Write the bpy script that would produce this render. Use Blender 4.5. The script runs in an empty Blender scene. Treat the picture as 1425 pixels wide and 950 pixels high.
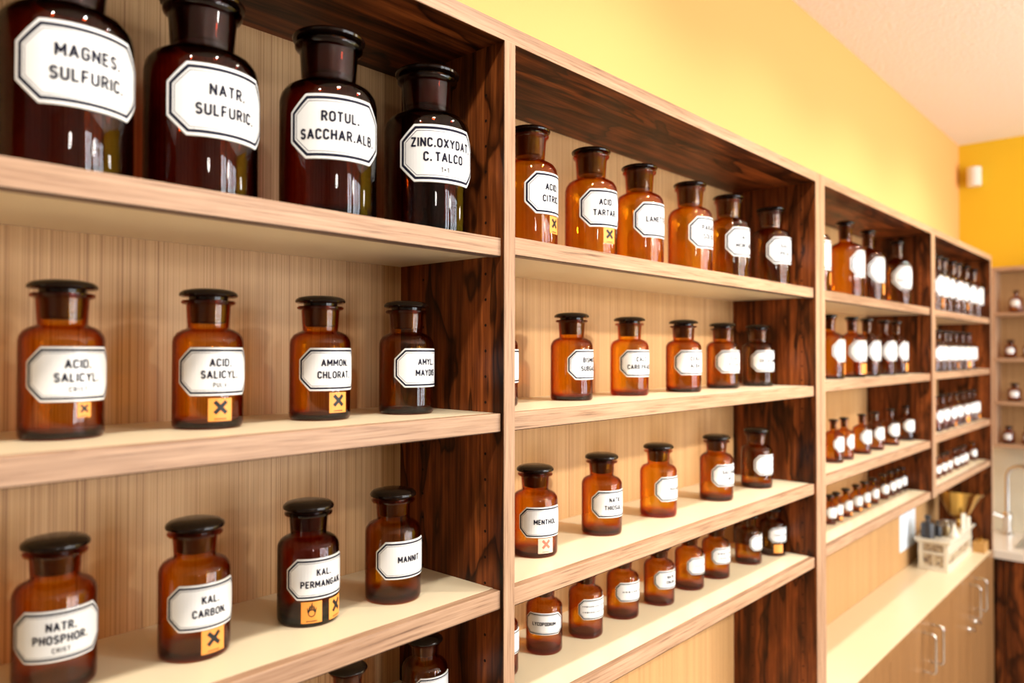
import bpy, bmesh, math, random
from mathutils import Vector, Matrix
random.seed(7)
scene = bpy.context.scene
col = scene.collection
PI = math.pi
Z0 = 1.57                      # height of the fitted origin above the floor

# ------------------------------------------------------------------ camera
cd = bpy.data.cameras.new('camera')
cam = bpy.data.objects.new('camera', cd)
col.objects.link(cam)
scene.camera = cam
yaw, pitch, roll = .832, .0137, .0015
fwd = Vector((math.sin(yaw) * math.cos(pitch), math.cos(yaw) * math.cos(pitch), math.sin(pitch)))
rgt = Vector((math.cos(yaw), -math.sin(yaw), 0))
upv = rgt.cross(fwd)
r2 = rgt * math.cos(roll) + upv * math.sin(roll)
u2 = upv * math.cos(roll) - rgt * math.sin(roll)
cam.matrix_world = Matrix(((r2.x, u2.x, -fwd.x, -.6688), (r2.y, u2.y, -fwd.y, -.6217),
                           (r2.z, u2.z, -fwd.z, .1467 + Z0), (0, 0, 0, 1)))
cd.sensor_width = 36
cd.lens = 1042.32 / 1425 * 36
cd.clip_start = .02
cd.dof.use_dof = True
cd.dof.focus_distance = .98
cd.dof.aperture_fstop = 3.2

# ------------------------------------------------------------------ world, light, exposure
vs = scene.view_settings
vs.view_transform = 'Standard'
vs.look = 'None'
vs.gamma = 1
vs.use_curve_mapping = False
vs.exposure = 0.31
world = bpy.data.worlds.new('world')
scene.world = world
world.use_nodes = True
bg = world.node_tree.nodes['Background']
bg.inputs[0].default_value = (.75, .87, 1, 1)
bg.inputs[1].default_value = .5
cyc = scene.cycles
cyc.max_bounces = 10
cyc.diffuse_bounces = 4
cyc.glossy_bounces = 4
cyc.transmission_bounces = 6
cyc.transparent_max_bounces = 40
cyc.sample_clamp_indirect = 6
cyc.caustics_reflective = False
cyc.caustics_refractive = False


def area(name, loc, target, w, h, power, color):
    l = bpy.data.lights.new(name, 'AREA')
    l.shape = 'RECTANGLE'
    l.size, l.size_y = w, h
    l.energy, l.color = power, color
    o = bpy.data.objects.new(name, l)
    o.location = loc
    o.rotation_euler = (Vector(target) - Vector(loc)).to_track_quat('-Z', 'Y').to_euler()
    col.objects.link(o)
    return o


# daylight through the shop windows in the wall opposite the shelves
WIN = [(.75, .70), (1.80, .80), (2.75, .80)]
for i, (wx, ww) in enumerate(WIN):
    for s in (-1, 1):
        area('window_daylight', (wx + s * ww * .26, -3.44, 1.55), (wx + s * ww * .26, 0, 1.55), ww * .27, 1.75,
             21 * ww, (.92, .96, 1))
# ceiling spots: a row close to the shelves, a second row in the middle of the room with one added fill
def spot(loc, target, power, angle, blend=.6, color=(1, .93, .83), size=.035):
    l = bpy.data.lights.new('ceiling_spot', 'SPOT')
    l.energy, l.color = power, color
    l.spot_size, l.spot_blend = math.radians(angle), blend
    l.shadow_soft_size = size
    o = bpy.data.objects.new('ceiling_spot', l)
    o.location = loc
    o.rotation_euler = (Vector(target) - Vector(loc)).to_track_quat('-Z', 'Y').to_euler()
    col.objects.link(o)


for sx, pw in ((-.95, 20), (-.25, 24), (.45, 27), (1.15, 20), (1.85, 18), (2.55, 18)):
    spot((sx, -.45, 2.64), (sx + .05, .0, 1.5), pw, 118, .9)
for sx, tx, pw, an in ((.85, .70, 150, 42), (1.9, 1.75, 45, 62), (3.0, 2.6, 40, 70), (.55, -.25, 28, 40)):  # first spot is added, standing in for window light on the second bay
    spot((sx, -1.75, 2.62), (tx, .1, 1.35), pw, an, .8, (1, .95, .87), .05)


# added unseen point lights that brighten the ceiling and the room
for px, py in ((-.9, -2.5), (.9, -2.4), (2.5, -1.7)):
    l = bpy.data.lights.new('unseen_fill_point', 'POINT')
    l.energy, l.color = 13, (1, .93, .84)
    l.shadow_soft_size = .10
    o = bpy.data.objects.new('unseen_fill_point', l)
    o.location = (px, py, 2.12)
    col.objects.link(o)


# ------------------------------------------------------------------ node helpers
def newmat(name):
    m = bpy.data.materials.new(name)
    m.use_nodes = True
    nt = m.node_tree
    return m, nt, nt.nodes['Principled BSDF']


def setin(n, **k):
    for a, v in k.items():
        n.inputs[a.replace('_', ' ')].default_value = v


def plain(name, c, rough=.5, spec=.5, metal=0.0, coat=0.0, bump=None):
    m, nt, p = newmat(name)
    setin(p, Base_Color=(*c, 1), Roughness=rough, Metallic=metal)
    p.inputs['Specular IOR Level'].default_value = spec
    p.inputs['Coat Weight'].default_value = coat
    tc = nt.nodes.new('ShaderNodeTexCoord')
    nz = nt.nodes.new('ShaderNodeTexNoise')
    nz.inputs['Scale'].default_value = bump[0] if bump else 60
    nz.inputs['Detail'].default_value = 4
    nt.links.new(tc.outputs['Object'], nz.inputs['Vector'])
    mr = nt.nodes.new('ShaderNodeMapRange')
    mr.inputs[3].default_value = max(0, rough - .04)
    mr.inputs[4].default_value = min(1, rough + .04)
    nt.links.new(nz.outputs[0], mr.inputs[0])
    nt.links.new(mr.outputs[0], p.inputs['Roughness'])
    if bump:
        b = nt.nodes.new('ShaderNodeBump')
        b.inputs['Strength'].default_value = bump[1]
        b.inputs['Distance'].default_value = bump[2]
        nt.links.new(nz.outputs[0], b.inputs['Height'])
        nt.links.new(b.outputs[0], p.inputs['Normal'])
    return m


def ramp(nt, stops):
    r = nt.nodes.new('ShaderNodeValToRGB')
    e = r.color_ramp.elements
    while len(e) < len(stops):
        e.new(.5)
    for k, (pos, c) in enumerate(stops):
        e[k].position = pos
        e[k].color = (*c, 1)
    return r


def mapping(nt, scale, loc=(0, 0, 0)):
    tc = nt.nodes.new('ShaderNodeTexCoord')
    mp = nt.nodes.new('ShaderNodeMapping')
    mp.inputs['Scale'].default_value = scale
    mp.inputs['Location'].default_value = loc
    nt.links.new(tc.outputs['Object'], mp.inputs[0])
    return mp


def noise(nt, vec, scale, detail=6, rough=.6, dist=0.0):
    n = nt.nodes.new('ShaderNodeTexNoise')
    setin(n, Scale=scale, Detail=detail, Roughness=rough, Distortion=dist)
    nt.links.new(vec, n.inputs['Vector'])
    return n


def mixcol(nt, kind, fac, a, b):
    n = nt.nodes.new('ShaderNodeMix')
    n.data_type = 'RGBA'
    n.blend_type = kind
    if isinstance(fac, (int, float)):
        n.inputs[0].default_value = fac
    else:
        nt.links.new(fac, n.inputs[0])
    nt.links.new(a, n.inputs[6])
    nt.links.new(b, n.inputs[7])
    return n.outputs[2]


def wood(name, axis, stops_fine, stops_band, fine=170, along=3.0, band=22, rough=.42, dist=.6, mult=.75, spec=.35):
    """straight grained veneer: fine lines times broad bands, grain along one axis"""
    m, nt, p = newmat(name)
    sc = [fine] * 3
    sc['xyz'.index(axis)] = along
    n1 = noise(nt, mapping(nt, sc).outputs[0], 1.0, 5, .65, .2)
    sb = [band] * 3
    sb['xyz'.index(axis)] = band * .035
    n2 = noise(nt, mapping(nt, sb, (3, 1, 2)).outputs[0], 1.0, 4, .55, dist)
    r1 = ramp(nt, stops_fine)
    nt.links.new(n1.outputs[0], r1.inputs[0])
    r2_ = ramp(nt, stops_band)
    nt.links.new(n2.outputs[0], r2_.inputs[0])
    c = mixcol(nt, 'MULTIPLY', mult, r1.outputs[0], r2_.outputs[0])
    nt.links.new(c, p.inputs['Base Color'])
    p.inputs['Roughness'].default_value = rough
    p.inputs['Specular IOR Level'].default_value = spec
    return m


def rosewood(name, axis, gain=1.0, rough=.28):
    """figured rosewood: bands of orange brown warped into cathedral shapes with near-black veins"""
    m, nt, p = newmat(name)
    i = 'xyz'.index(axis)
    s1 = [8.5] * 3
    s1[i] = 2.3
    base = mapping(nt, s1)
    warp = noise(nt, base.outputs[0], 1.6, 3, .5, .4)
    mul = nt.nodes.new('ShaderNodeMath')
    mul.operation = 'MULTIPLY'
    mul.inputs[1].default_value = 4.5
    nt.links.new(warp.outputs[0], mul.inputs[0])
    fr = nt.nodes.new('ShaderNodeMath')
    fr.operation = 'FRACT'
    nt.links.new(mul.outputs[0], fr.inputs[0])
    veins = ramp(nt, [(0, (.03, .03, .03)), (.05, (.03, .03, .03)), (.12, (.7, .7, .7)), (.45, (1, 1, 1)), (.75, (.6, .6, .6)), (1, (.12, .12, .12))])
    nt.links.new(fr.outputs[0], veins.inputs[0])
    s2 = [150] * 3
    s2[i] = 5
    fine = noise(nt, mapping(nt, s2).outputs[0], 1.0, 5, .7)
    g = gain
    rf = ramp(nt, [(.28, (.030 * g, .0065 * g, .002 * g)), (.5, (.15 * g, .038 * g, .0085 * g)), (.72, (.28 * g, .082 * g, .018 * g))])
    nt.links.new(fine.outputs[0], rf.inputs[0])
    s3 = [16] * 3
    s3[i] = .8
    broad = noise(nt, mapping(nt, s3, (5, 2, 1)).outputs[0], 1.0, 4, .6, 1.4)
    rb = ramp(nt, [(.36, (.06, .05, .045)), (.5, (.55, .52, .50)), (.62, (1, 1, 1))])
    nt.links.new(broad.outputs[0], rb.inputs[0])
    c = mixcol(nt, 'MULTIPLY', .85, rf.outputs[0], veins.outputs[0])
    c = mixcol(nt, 'MULTIPLY', .9, c, rb.outputs[0])
    nt.links.new(c, p.inputs['Base Color'])
    p.inputs['Roughness'].default_value = rough
    p.inputs['Specular IOR Level'].default_value = .2
    return m


def amber(name, dens, tint, base=(.98, .96, .94)):
    """hollow blown glass: clear skin with mirror reflection, colour from absorption along the real wall thickness"""
    m = bpy.data.materials.new(name)
    m.use_nodes = True
    nt = m.node_tree
    nt.nodes.clear()
    out = nt.nodes.new('ShaderNodeOutputMaterial')
    tr = nt.nodes.new('ShaderNodeBsdfTransparent')
    tr.inputs[0].default_value = (*base, 1)
    gl = nt.nodes.new('ShaderNodeBsdfGlossy')
    gl.inputs['Roughness'].default_value = .02
    lw = nt.nodes.new('ShaderNodeLayerWeight')
    lw.inputs[0].default_value = .5
    pw = nt.nodes.new('ShaderNodeMath')
    pw.operation = 'POWER'
    pw.inputs[1].default_value = 5
    nt.links.new(lw.outputs['Facing'], pw.inputs[0])
    ma = nt.nodes.new('ShaderNodeMath')
    ma.operation = 'MULTIPLY_ADD'
    ma.inputs[1].default_value = .93
    ma.inputs[2].default_value = .045
    nt.links.new(pw.outputs[0], ma.inputs[0])
    mx = nt.nodes.new('ShaderNodeMixShader')
    nt.links.new(ma.outputs[0], mx.inputs[0])
    nt.links.new(tr.outputs[0], mx.inputs[1])
    nt.links.new(gl.outputs[0], mx.inputs[2])
    va = nt.nodes.new('ShaderNodeVolumeAbsorption')
    va.inputs['Density'].default_value = dens
    va.inputs['Color'].default_value = (*tint, 1)
    nt.links.new(mx.outputs[0], out.inputs['Surface'])
    nt.links.new(va.outputs[0], out.inputs['Volume'])
    # faint ripples of hand-blown glass in the reflections
    tc = nt.nodes.new('ShaderNodeTexCoord')
    nz = nt.nodes.new('ShaderNodeTexNoise')
    nz.inputs['Scale'].default_value = 45
    nt.links.new(tc.outputs['Object'], nz.inputs['Vector'])
    bp = nt.nodes.new('ShaderNodeBump')
    bp.inputs['Strength'].default_value = .08
    bp.inputs['Distance'].default_value = .002
    nt.links.new(nz.outputs[0], bp.inputs['Height'])
    nt.links.new(bp.outputs[0], gl.inputs['Normal'])
    return m


M = {}
M['edge_x'] = wood('light_veneer_lengthwise', 'x', [(.30, (.17, .085, .047)), (.44, (.40, .235, .140)), (.66, (.53, .335, .212))],
                   [(.32, (.55, .50, .48)), (.5, (1, 1, 1)), (.68, (.82, .77, .74))], fine=330, along=9, band=30)
M['edge_z'] = wood('light_veneer_upright', 'z', [(.30, (.17, .085, .047)), (.44, (.40, .235, .140)), (.66, (.53, .335, .212))],
                   [(.32, (.55, .50, .48)), (.5, (1, 1, 1)), (.68, (.82, .77, .74))], fine=330, along=9, band=30)
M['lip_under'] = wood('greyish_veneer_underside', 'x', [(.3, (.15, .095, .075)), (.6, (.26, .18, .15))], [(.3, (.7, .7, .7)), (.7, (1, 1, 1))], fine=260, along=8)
M['lip_shade'] = plain('painted_edge_shade', (.045, .018, .008), .6, .2)  # shading of the rounded lip edge, put into the colour
M['edge_y'] = wood('light_veneer_cross', 'y', [(.30, (.17, .085, .047)), (.44, (.40, .235, .135)), (.66, (.52, .325, .20))],
                   [(.32, (.55, .50, .48)), (.5, (1, 1, 1)), (.68, (.82, .77, .74))], fine=330, along=9, band=30)
M['ash'] = wood('ash_back_panel', 'z', [(.34, (.33, .160, .060)), (.47, (.52, .295, .122)), (.70, (.62, .375, .172))],
                [(.3, (.93, .91, .89)), (.5, (.98, .97, .96)), (.7, (1, 1, 1))], fine=520, along=1.0, band=34, mult=.8, rough=.5)
M['door'] = wood('brown_door_veneer', 'z', [(.25, (.17, .080, .029)), (.5, (.31, .155, .060)), (.75, (.40, .212, .088))],
                 [(.3, (.7, .66, .62)), (.5, (1, 1, 1)), (.7, (.85, .82, .8))], fine=120, along=2.2, band=12, rough=.35)
M['rose_z'] = rosewood('rosewood_upright', 'z', 1.75, .36)
M['rose_x'] = rosewood('rosewood_lengthwise', 'x', 1.6, .42)
M['cream'] = plain('cream_laminate', (.80, .68, .47), .32, .4)
M['white_enamel'] = plain('white_enamel', (.86, .87, .87), .22, .5)
M['ink'] = plain('navy_ink', (.010, .010, .024), .6, .1)
M['ink_soft'] = plain('faded_grey_ink', (.12, .12, .14), .4, .4)
M['orange'] = plain('orange_sticker_paper', (.90, .335, .06), .45, .4)
M['pink'] = plain('faded_pink_sticker_paper', (.84, .55, .42), .5, .3)
M['red_ink'] = plain('faded_red_ink', (.62, .16, .10), .5, .3)
M['black_ink'] = plain('black_ink', (.012, .012, .012), .45, .3)
M['stopper'] = plain('black_brown_glass', (.008, .0035, .0022), .16, .35)
M['plug'] = plain('ground_brown_glass', (.050, .0135, .0045), .35, .4)
T_AMB = (.93, .765, .08)
M['glass'] = amber('amber_glass', 1150, T_AMB)
M['glass_dark'] = amber('deep_brown_glass', 1900, (.865, .63, .25))
M['glass_bright'] = amber('bright_amber_glass', 900, (.96, .80, .05))
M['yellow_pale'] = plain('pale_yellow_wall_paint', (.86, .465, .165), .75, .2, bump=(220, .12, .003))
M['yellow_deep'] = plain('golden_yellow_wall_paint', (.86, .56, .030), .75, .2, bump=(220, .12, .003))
M['ceiling'] = plain('white_ceiling_plaster', (.90, .86, .82), .9, .1, bump=(90, .5, .006))
M['wall_white'] = plain('grey_wall_paint', (.34, .33, .32), .8, .2, bump=(150, .1, .003))
M['floor'] = plain('pale_floor', (.52, .44, .36), .5, .3)
M['splash'] = plain('cream_splashback_paint', (.70, .66, .52), .5, .3)
M['worktop'] = plain('pale_stone_worktop', (.72, .66, .58), .25, .5)
M['chrome'] = plain('chrome', (.66, .64, .62), .12, .5, 1)
M['brass'] = plain('polished_brass', (.78, .50, .14), .16, .5, 1)
M['bronze'] = plain('dull_bronze', (.34, .25, .13), .35, .5, .9)
M['steel'] = plain('brushed_steel', (.60, .60, .60), .3, .5, 1)
M['iron'] = plain('dark_iron', (.045, .045, .05), .35, .5, .3)
M['black'] = plain('black_lacquer', (.012, .012, .015), .3, .5)
M['pin'] = plain('pin_hole_dark', (.015, .007, .004), .7, .2)
M['white_plastic'] = plain('white_plastic', (.85, .82, .77), .4, .4)
M['porcelain'] = plain('cream_porcelain', (.74, .68, .56), .2, .5)
M['block'] = wood('orange_beech', 'x', [(.3, (.45, .22, .06)), (.7, (.62, .34, .11))], [(.3, (.8, .8, .8)), (.7, (1, 1, 1))])
M['paper'] = plain('bluish_white_paper', (.72, .80, .90), .6, .2)


def tiles(name):
    """cream panel with a faded brown and grey-blue flower print"""
    m, nt, p = newmat(name)
    mp = mapping(nt, (1, 1, 1))
    v = nt.nodes.new('ShaderNodeTexVoronoi')
    v.inputs['Scale'].default_value = 42
    nt.links.new(mp.outputs[0], v.inputs['Vector'])
    n = noise(nt, mp.outputs[0], 55, 5, .6, 1.2)
    r = ramp(nt, [(.38, (.66, .58, .43)), (.47, (.50, .40, .27)), (.55, (.22, .14, .085)), (.68, (.12, .12, .14))])
    nt.links.new(n.outputs[0], r.inputs[0])
    r3 = ramp(nt, [(.0, (.45, .33, .2)), (.35, (.9, .85, .75)), (.6, (1, 1, 1))])
    nt.links.new(v.outputs['Distance'], r3.inputs[0])
    nt.links.new(mixcol(nt, 'MULTIPLY', .55, r.outputs[0], r3.outputs[0]), p.inputs['Base Color'])
    p.inputs['Roughness'].default_value = .35
    return m


M['print'] = tiles('faded_printed_panel')


# ------------------------------------------------------------------ mesh helpers
def obj(name, me, parent=None, loc=None):
    o = bpy.data.objects.new(name, me)
    col.objects.link(o)
    if parent:
        o.parent = parent
    if loc:
        o.location = loc
    return o


def mesh(bm, name, mats, smooth=False, bevel=0):
    if bevel:
        bmesh.ops.bevel(bm, geom=list(bm.edges), offset=bevel, segments=2, profile=.6, affect='EDGES')
    bmesh.ops.recalc_face_normals(bm, faces=bm.faces)
    me = bpy.data.meshes.new(name)
    bm.to_mesh(me)
    bm.free()
    for m in mats:
        me.materials.append(m)
    if smooth:
        for p in me.polygons:
            p.use_smooth = True
        try:
            me.set_sharp_from_angle(angle=math.radians(38))
        except Exception:
            pass
    return me


def addbox(bm, a, b, mi=0):
    x0, y0, z0 = a
    x1, y1, z1 = b
    v = [bm.verts.new(p) for p in ((x0, y0, z0), (x1, y0, z0), (x1, y1, z0), (x0, y1, z0), (x0, y0, z1), (x1, y0, z1), (x1, y1, z1), (x0, y1, z1))]
    fs = []
    for q in ((3, 2, 1, 0), (4, 5, 6, 7), (0, 1, 5, 4), (1, 2, 6, 5), (2, 3, 7, 6), (3, 0, 4, 7)):
        f = bm.faces.new([v[k] for k in q])
        f.material_index = mi
        fs.append(f)
    return fs


def box(name, a, b, m, parent=None, bevel=0.0):
    bm = bmesh.new()
    addbox(bm, a, b)
    return obj(name, mesh(bm, name, [m], bevel=bevel), parent)


def addlathe(bm, prof, seg=40, mi=0, center=(0, 0, 0), mat=None, sweep=2 * PI):
    """prof: (r, z[, material]) from axis to axis; r = 0 ends close the surface"""
    cx, cy, cz = center
    rings = []
    for q in prof:
        r, z = q[0], q[1]
        if r < 1e-7:
            rings.append([bm.verts.new((cx, cy, cz + z))])
        else:
            rings.append([bm.verts.new((cx + r * math.cos(2 * PI * k / seg), cy + r * math.sin(2 * PI * k / seg), cz + z)) for k in range(seg)])
    for i in range(len(rings) - 1):
        A, B = rings[i], rings[i + 1]
        m_ = prof[i][2] if len(prof[i]) > 2 else mi
        for k in range(seg):
            k2 = (k + 1) % seg
            if len(A) == 1 and len(B) == 1:
                continue
            if len(A) == 1:
                f = bm.faces.new((A[0], B[k], B[k2]))
            elif len(B) == 1:
                f = bm.faces.new((A[k], B[0], A[k2]))
            else:
                f = bm.faces.new((A[k], B[k], B[k2], A[k2]))
            f.material_index = m_
    return rings


def lathe(name, prof, mats, parent=None, seg=40, loc=None):
    bm = bmesh.new()
    addlathe(bm, prof, seg)
    return obj(name, mesh(bm, name, mats, True), parent, loc)


def tube(name, pts, rad, m, parent=None, seg=10):
    bm = bmesh.new()
    addtube(bm, pts, rad, seg)
    return obj(name, mesh(bm, name, [m], True), parent)


def addtube(bm, pts, rad, seg=10):
    pts = [Vector(p) for p in pts]
    rings = []
    n = None
    for i, p in enumerate(pts):
        t = (pts[min(i + 1, len(pts) - 1)] - pts[max(i - 1, 0)]).normalized()
        if n is None:
            n = t.orthogonal().normalized()
        n = (n - t * n.dot(t)).normalized()
        b = t.cross(n)
        rr = rad[i] if isinstance(rad, (list, tuple)) else rad
        rings.append([bm.verts.new(p + (n * math.cos(2 * PI * k / seg) + b * math.sin(2 * PI * k / seg)) * rr) for k in range(seg)])
    for A, B in zip(rings, rings[1:]):
        for k in range(seg):
            bm.faces.new((A[k], A[(k + 1) % seg], B[(k + 1) % seg], B[k]))
    bm.faces.new(rings[0])
    bm.faces.new(rings[-1])


def thing(name, label, cat, loc=(0, 0, 0), group=None):
    o = bpy.data.objects.new(name, None)
    o.empty_display_size = .02
    o.location = loc
    col.objects.link(o)
    tag(o, label, cat, group)
    return o


def tag(o, label, cat, group=None):
    o['label'] = label
    o['category'] = cat
    if group:
        o['group'] = group
    return o


def struct(o):
    o['kind'] = 'structure'
    return o


# ------------------------------------------------------------------ geometry of the place (all z from the floor)
XL = -1.0                                        # left end of the first bay
A0, A1 = 0.0, .0191                              # divider between bays one and two
B0, B1 = 1.0191, 1.0739                          # the two cabinets meet here
C0, C1 = 2.0134, 2.0570                          # divider between bays three and four
D0, D1 = 2.9582, 2.9800                          # right end panel
H0, H1 = .5283 + Z0, .5489 + Z0                  # top board
DEP = .1976                                      # inner depth
REC = .0057                                      # shelves sit back from the panel fronts
CNT = -.6709 + Z0                                # counter height
YW = .2065                                       # face of the wall behind the shelves
XF = 3.4235                                      # face of the far wall
CEIL = 1.138 + Z0
XW0, YW0 = -3.2, -3.5
SH = {1: (.2862, .0715, -.1439, -.3086), 2: (.2903, .0712, -.1461, -.3086),
      3: (.2898, .0786, -.1367, -.2994), 4: (.2884, .0800, -.1284, -.2982)}

# ------------------------------------------------------------------ room shell
struct(box('floor', (XW0 - .1, YW0 - .1, -.1), (XF + .1, YW + .1, 0), M['floor']))
struct(box('ceiling', (XW0 - .1, YW0 - .1, CEIL), (XF + .1, YW + .1, CEIL + .1), M['ceiling']))
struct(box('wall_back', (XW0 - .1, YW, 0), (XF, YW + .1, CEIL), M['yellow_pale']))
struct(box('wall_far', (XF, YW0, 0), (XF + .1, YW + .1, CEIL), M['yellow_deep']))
struct(box('wall_left', (XW0 - .1, YW0, 0), (XW0, YW, CEIL), M['wall_white']))
bm = bmesh.new()
xs = [XW0 - .1]
for wx, ww in WIN:
    xs += [wx - ww / 2, wx + ww / 2]
xs.append(XF + .1)
for k in range(0, len(xs), 2):
    addbox(bm, (xs[k], YW0 - .1, 0), (xs[k + 1], YW0, CEIL))
for wx, ww in WIN:
    addbox(bm, (wx - ww / 2, YW0 - .1, 0), (wx + ww / 2, YW0, .6))
    addbox(bm, (wx - ww / 2, YW0 - .1, 2.48), (wx + ww / 2, YW0, CEIL))
struct(obj('wall_front', mesh(bm, 'wall_front', [M['wall_white']])))
for i, (wx, ww) in enumerate(WIN):
    bm = bmesh.new()
    a, b = wx - ww / 2, wx + ww / 2
    for q in ((a, .6, a + .05, 2.48), (b - .05, .6, b, 2.48), (a, .6, b, .66), (a, 2.42, b, 2.48), (wx - .03, .6, wx + .03, 2.48)):
        addbox(bm, (q[0], YW0 - .07, q[1]), (q[2], YW0 - .02, q[3]))
    struct(obj('window_%d' % (i + 1), mesh(bm, 'window_frame', [M['white_plastic']])))


# ------------------------------------------------------------------ shelving cabinets
def panel(parent, name, x0, x1, z0, z1, holes=None):
    """upright rosewood panel with a light veneer strip on its front edge"""
    bm = bmesh.new()
    addbox(bm, (x0, .0014, z0), (x1, DEP, z1), 0)
    if holes:
        for yy in holes[1]:
            zz = z0 + .05
            while zz < z1 - .03:
                c = bmesh.ops.create_circle(bm, cap_ends=True, radius=.0019, segments=10,
                                            matrix=Matrix.Translation((holes[0], yy, zz)) @ Matrix.Rotation(PI / 2, 4, 'Y'))
                for v in c['verts']:
                    for f in v.link_faces:
                        f.material_index = 1
                zz += .032
    me = mesh(bm, name, [M['rose_z'], M['pin']])
    p = obj(name, me, parent)
    box('edge_strip', (x0, 0, z0), (x1, .0014, z1), M['edge_z'], p)['label'] = 'light veneer edge strip'
    return p


def shelf(parent, x0, x1, z, drop=.0215):
    """cream laminate board with a light wood lip along the front"""
    s = box('shelf', (x0, .0185, z - drop), (x1, DEP - .0004, z), M['cream'], parent)
    s['label'] = 'cream laminate shelf board'
    f = box('front_edge', (x0, REC, z - drop - .0006), (x1, .0185, z - .0002), M['edge_x'], s, bevel=.0007)
    f['label'] = 'light wood front edge'
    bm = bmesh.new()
    addbox(bm, (x0, REC + .0003, z - drop - .0014), (x1, REC + .0022, z - drop - .0005), 0)  # dark line painted in as shade along the lower front edge
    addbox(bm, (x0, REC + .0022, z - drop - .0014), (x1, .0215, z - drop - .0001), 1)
    u = obj('underside_strip', mesh(bm, 'underside_strip', [M['lip_shade'], M['lip_under']]), s)
    u['label'] = 'greyish wood strip and painted shade line under the front edge'
    return s


def cabinet(name, label, x0, x1, mids, bays, left_t, right_t):
    t = thing(name, label, 'shelving')
    zb = CNT + .0006
    panel(t, 'side_panel', x0, x0 + left_t, zb, H0 if left_t < .022 else H1)
    panel(t, 'side_panel', x1 - right_t, x1, zb, H1 if right_t > .022 else H0, (x1 - right_t - .0003, (.032, .150)))
    xa, xb = (x0, x1 - right_t) if right_t > .022 else (x0 + left_t, x1)
    if left_t < .022 and right_t > .022:
        xa, xb = x0, x1 - right_t
    top = box('top_board', (xa, .0014, H0), (xb, DEP, H1), M['rose_x'], t)
    box('front_edge', (xa, 0, H0), (xb, .0014, H1), M['edge_x'], top)['label'] = 'light wood front edge'
    for m0, m1, zlow in mids:
        panel(t, 'divider_panel', m0, m1, zlow, H0, (m0 - .0003, (.032, .150)))
    bk = box('back_panel', (x0, DEP, zb), (x1, YW - .0005, H1), M['ash'], t)
    bk['label'] = 'ash veneer back panel with fine upright grain'
    for b, a0, a1, zs in bays:
        for z in zs:
            shelf(t, a0 + .0004, a1 - .0004, z + Z0)
    return t


BM = B0 + .0255
cabinet('shelving_unit', 'tall dark wood shelving unit with light edges nearest the camera, large jars on top shelf', XL, BM,
        [(A0, A1, CNT + .0006)], [(1, XL + .019, A0, SH[1]), (2, A1, B0, SH[2])], .019, BM - B0)
t = thing('shelving_unit', 'second dark wood shelving unit further along the wall, crowded with small labelled bottles', 'shelving')
zb = CNT + .0006
panel(t, 'side_panel', BM + .0012, B1, zb, H1)
panel(t, 'side_panel', D0, D1, zb, H1, (D0 - .0003, (.032, .150)))
tb = box('top_board', (B1, .0014, H0), (D0, DEP, H1), M['rose_x'], t)
box('front_edge', (B1, 0, H0), (D0, .0014, H1), M['edge_x'], tb)['label'] = 'light wood front edge'
panel(t, 'divider_panel', C0, C1, SH[3][3] + Z0 - .0215, H0, (C0 - .0003, (.032, .150)))
box('back_panel', (BM + .0012, DEP, zb), (D1, YW - .0005, H1), M['ash'], t)['label'] = 'ash veneer back panel with fine upright grain'
for b, a0, a1 in ((3, B1, C0), (4, C1, D0)):
    for k, z in enumerate(SH[b]):
        shelf(t, a0 + .0004, a1 - .0004, z + Z0)

# worktop under the shelves and its base cabinets
bm = bmesh.new()
addbox(bm, (XL, .001, CNT - .03), (D1, YW - .0005, CNT))
addbox(bm, (XL, -.0005, CNT - .03), (D1, .001, CNT), 1)
tag(obj('worktop', mesh(bm, 'worktop', [M['cream'], M['door']])), 'long cream laminate worktop below the shelving bays', 'worktop')


def bow_handle(parent, x, zt, zl):
    pts = []
    for k in range(9):
        a = PI / 2 * k / 8
        pts.append((x, -.022 - .012 * math.sin(a), zt - .012 + .012 * math.cos(a)))
    pts = [(x, -.0005, zt)] + pts + [(p[0], p[1], 2 * zt - zl - p[2]) for p in reversed(pts)] + [(x, -.0005, zt - zl)]
    pts[-2:-1] = [pts[-2]]
    h = tube('handle', pts, .0042, M['chrome'], parent, 12)
    h['label'] = 'chrome bow handle'
    return h


def base_cabinet(label, x0, x1, seams, handles, locks):
    t = thing('base_cabinet', label, 'cabinet')
    box('carcass', (x0, .019, .08), (x1, YW - .0005, CNT - .0305), M['door'], t)
    box('plinth', (x0, .04, 0.0), (x1, YW - .01, .08), M['black'], t)
    e = [x0] + list(seams) + [x1]
    for k in range(len(e) - 1):
        d = box('door', (e[k] + .0012, .0008, .085), (e[k + 1] - .0012, .0185, CNT - .0315), M['door'], t, bevel=.0008)
        for hx in handles:
            if e[k] < hx < e[k + 1]:
                bow_handle(d, hx, -.712 + Z0, .118)
        for lx in locks:
            if e[k] < lx < e[k + 1]:
                bm = bmesh.new()
                addlathe(bm, [(0, 0), (.009, 0), (.009, .004), (.006, .007), (.0055, .014), (.008, .017), (.008, .021), (.005, .023), (0, .0232)], 20)
                bmesh.ops.transform(bm, matrix=Matrix.Translation((lx, .001, -.868 + Z0)) @ Matrix.Rotation(PI / 2, 4, 'X'), verts=bm.verts)
                obj('lock_knob', mesh(bm, 'lock_knob', [M['chrome']], True), d)['label'] = 'small chrome lock knob'


base_cabinet('brown veneered base cabinet with chrome bow handles under the far end of the worktop', B1 - .025, D1,
             (1.555, 1.935, 2.26, 2.58), (1.888, 1.982, 2.53, 2.64), (2.505, 2.61))
base_cabinet('brown veneered base cabinet under the near end of the worktop', XL, B1 - .026, (-.5, .02, .53), (-.55, -.45, .48, .58), ())

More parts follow.
